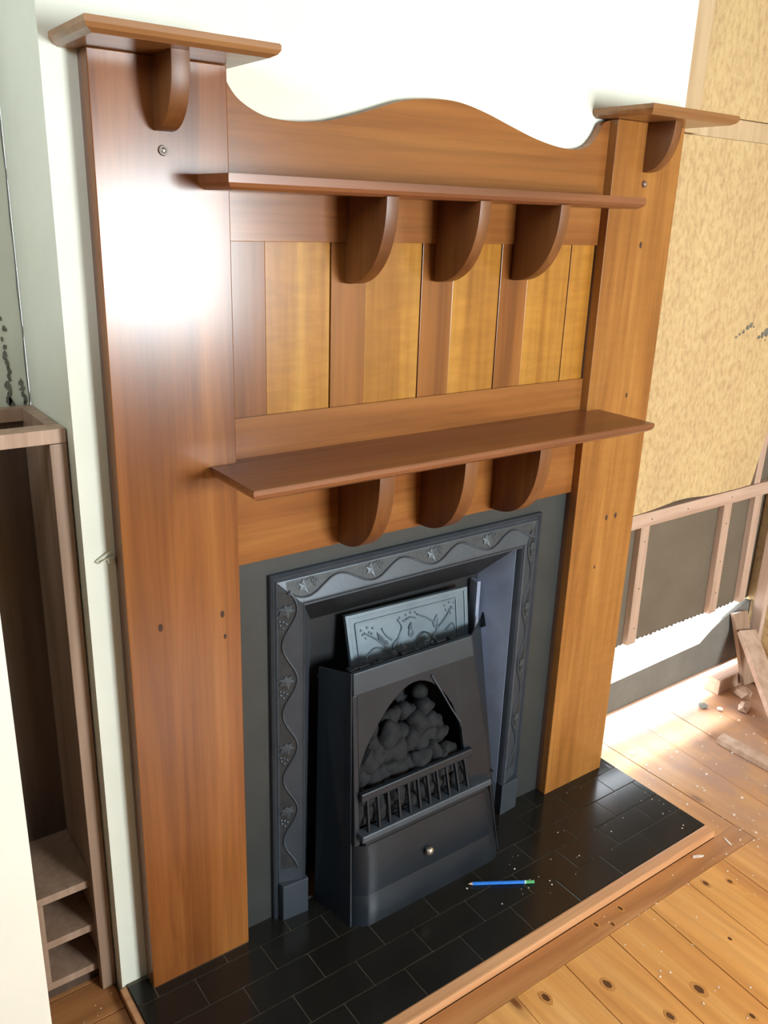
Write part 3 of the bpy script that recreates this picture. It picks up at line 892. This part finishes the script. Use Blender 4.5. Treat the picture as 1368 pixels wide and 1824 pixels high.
# ================================================================== SMALL THINGS
# wire end and filler on the plaster beside the surround
b = B(); tube(b, [(-.006, .040, .999), (-.014, .038, .998), (-.022, .038, .993), (-.030, .0385, .988), (-.034, .039, .985), (-.030, .040, .981), (-.024, .040, .984), (-.014, .041, .987), (-.006, .041, .988)], .0014, 6)
tag(obj('wire_loop', b, 'alcove', smooth=True, origin=(-.02, .042, .985)), 'small pale wire loop stuck on plaster left of the surround', 'wire')
b = B()
prism(b, [(-.0015, .0445, .990), (-.016, .0445, .988), (-.014, .0445, .978), (-.0015, .0445, .972)], (0, -.006, 0), .002)
tag(obj('filler_blob', b, 'alcove', origin=(-.01, .0445, .982)), 'dab of grey filler beside the left edge of the surround', 'filler')

def slab(name, a, c, wv_, th, mat, label, cat, group=None):
    """plank from a to c, width vector wv_, thickness th normal to both"""
    a, c, wv_ = Vector(a), Vector(c), Vector(wv_)
    n = (c - a).cross(wv_).normalized() * th
    if n.z > 0: n = -n
    b = B(); prism(b, [a, c, c + wv_, a + wv_], n, .0015)
    o = obj(name, b, mat, origin=tuple(c))
    return tag(o, label, cat, group)
slab('timber_offcut', (2.226, .072, .224), (2.030, -.250, -.0035), (.086, -.012, -.014), .018, 'stud', 'long pale board leaning in the right corner in front of a browner one', 'board')
slab('timber_offcut', (2.217, .100, .278), (2.276, .045, -.0030), (.080, -.004, -.004), .016, 'unit', 'browner upright board standing behind the long leaning one', 'board')
slab('timber_offcut', (1.884, -.105, -.001), (1.884, -.60, -.001), (.046, .006, 0), .020, 'stud', 'short pale batten lying flat on the floor at right', 'board')
def chunk(x, y, sx, sy, sz, seed, label, mat='stud', z=FZ):
    random.seed(seed)
    b = B()
    r = bmesh.ops.create_icosphere(b, subdivisions=1, radius=1)
    for v in b.verts:
        j = random.uniform(.75, 1.15)
        v.co = Vector((max(-.8, min(.8, v.co.x * j)) * sx, max(-.8, min(.8, v.co.y * j)) * sy, (max(-.75, min(.75, v.co.z * j)) + .75) * sz))
    rot = Matrix.Rotation(seed * .7, 3, 'Z')
    for v in b.verts: v.co = rot @ v.co
    o = obj('rubble_chunk', b, mat, origin=(0, 0, 0))
    o.location = (x, y, z)
    tag(o, label, 'rubble')
chunk(2.225, .015, .042, .028, .028, 2, 'larger buff rubble chunk against the leaning boards', 'stud')
chunk(2.150, -.035, .032, .026, .018, 5, 'flat buff rubble chunk in front of the larger one', 'stud')
chunk(2.075, .010, .012, .010, .008, 8, 'small pale plaster lump on the floor before the wall plate', 'chip')
chunk(2.04, .055, .02, .02, .008, 4, 'grey dusty lump by the end of the wall plate', 'block')
chunk(2.325, -.03, .022, .022, .13, 3, 'pale grey plaster lump in the far right corner', 'alcove')

# larger flakes on the boards
def flake(x, y, L, W, ang, label, z=FZ):
    b = B()
    c, s = cos(ang), sin(ang)
    pts = [(-L, -W), (L * .6, -W * .7), (L, W * .2), (L * .2, W), (-L * .8, W * .6)]
    prism(b, [(c * a - s * q, s * a + c * q, 0) for a, q in pts], (0, 0, .0025))
    o = obj('paint_flake', b, 'chip', origin=(0, 0, 0)); o.location = (x, y, z + .0003)
    tag(o, label, 'paint flake')
flake(1.370, -.398, .017, .0045, -.5, 'long white paint flake on boards near the hearth corner')
flake(1.490, -.408, .016, .003, 1.2, 'thin white sliver upright to the hearth edging corner')
flake(1.603, .0119, .011, .008, .3, 'round white flake beside the dark joint behind the hearth')
# crumbs of plaster everywhere
random.seed(21)
b = B()
def crumb(x, y, s, z):
    n = 5
    a0 = random.uniform(0, 6)
    prism(b, [(x + s * cos(a0 + 2 * pi * q / n) * random.uniform(.5, 1.2), y + s * sin(a0 + 2 * pi * q / n) * random.uniform(.5, 1.2), z) for q in range(n)], (0, 0, s * .5))
for i in range(150):
    x = random.uniform(1.50, 2.15); y = .10 - random.random() ** .8 * .75
    crumb(x, y, random.choice((.0018, .0022, .003, .0045)), FZ + .0002)
for i in range(60):
    crumb(random.uniform(.95, 1.6), random.uniform(-.80, -.39), random.choice((.0015, .002, .003)), FZ + .0002)
for i in range(42):
    x = 1.46 - random.random() ** 1.6 * .75
    crumb(x, random.uniform(-.33, -.02 if x > 1.2 else -.13), random.choice((.001, .0014, .0022)), .0002)
for i in range(14):
    crumb(random.uniform(-.2, -.07), random.uniform(-.12, .07), .0016, FZ + .0002)
tag(obj('plaster_crumbs', b, 'chip'), 'tiny white plaster crumbs scattered over the hearth and floor', 'debris', kind='stuff')
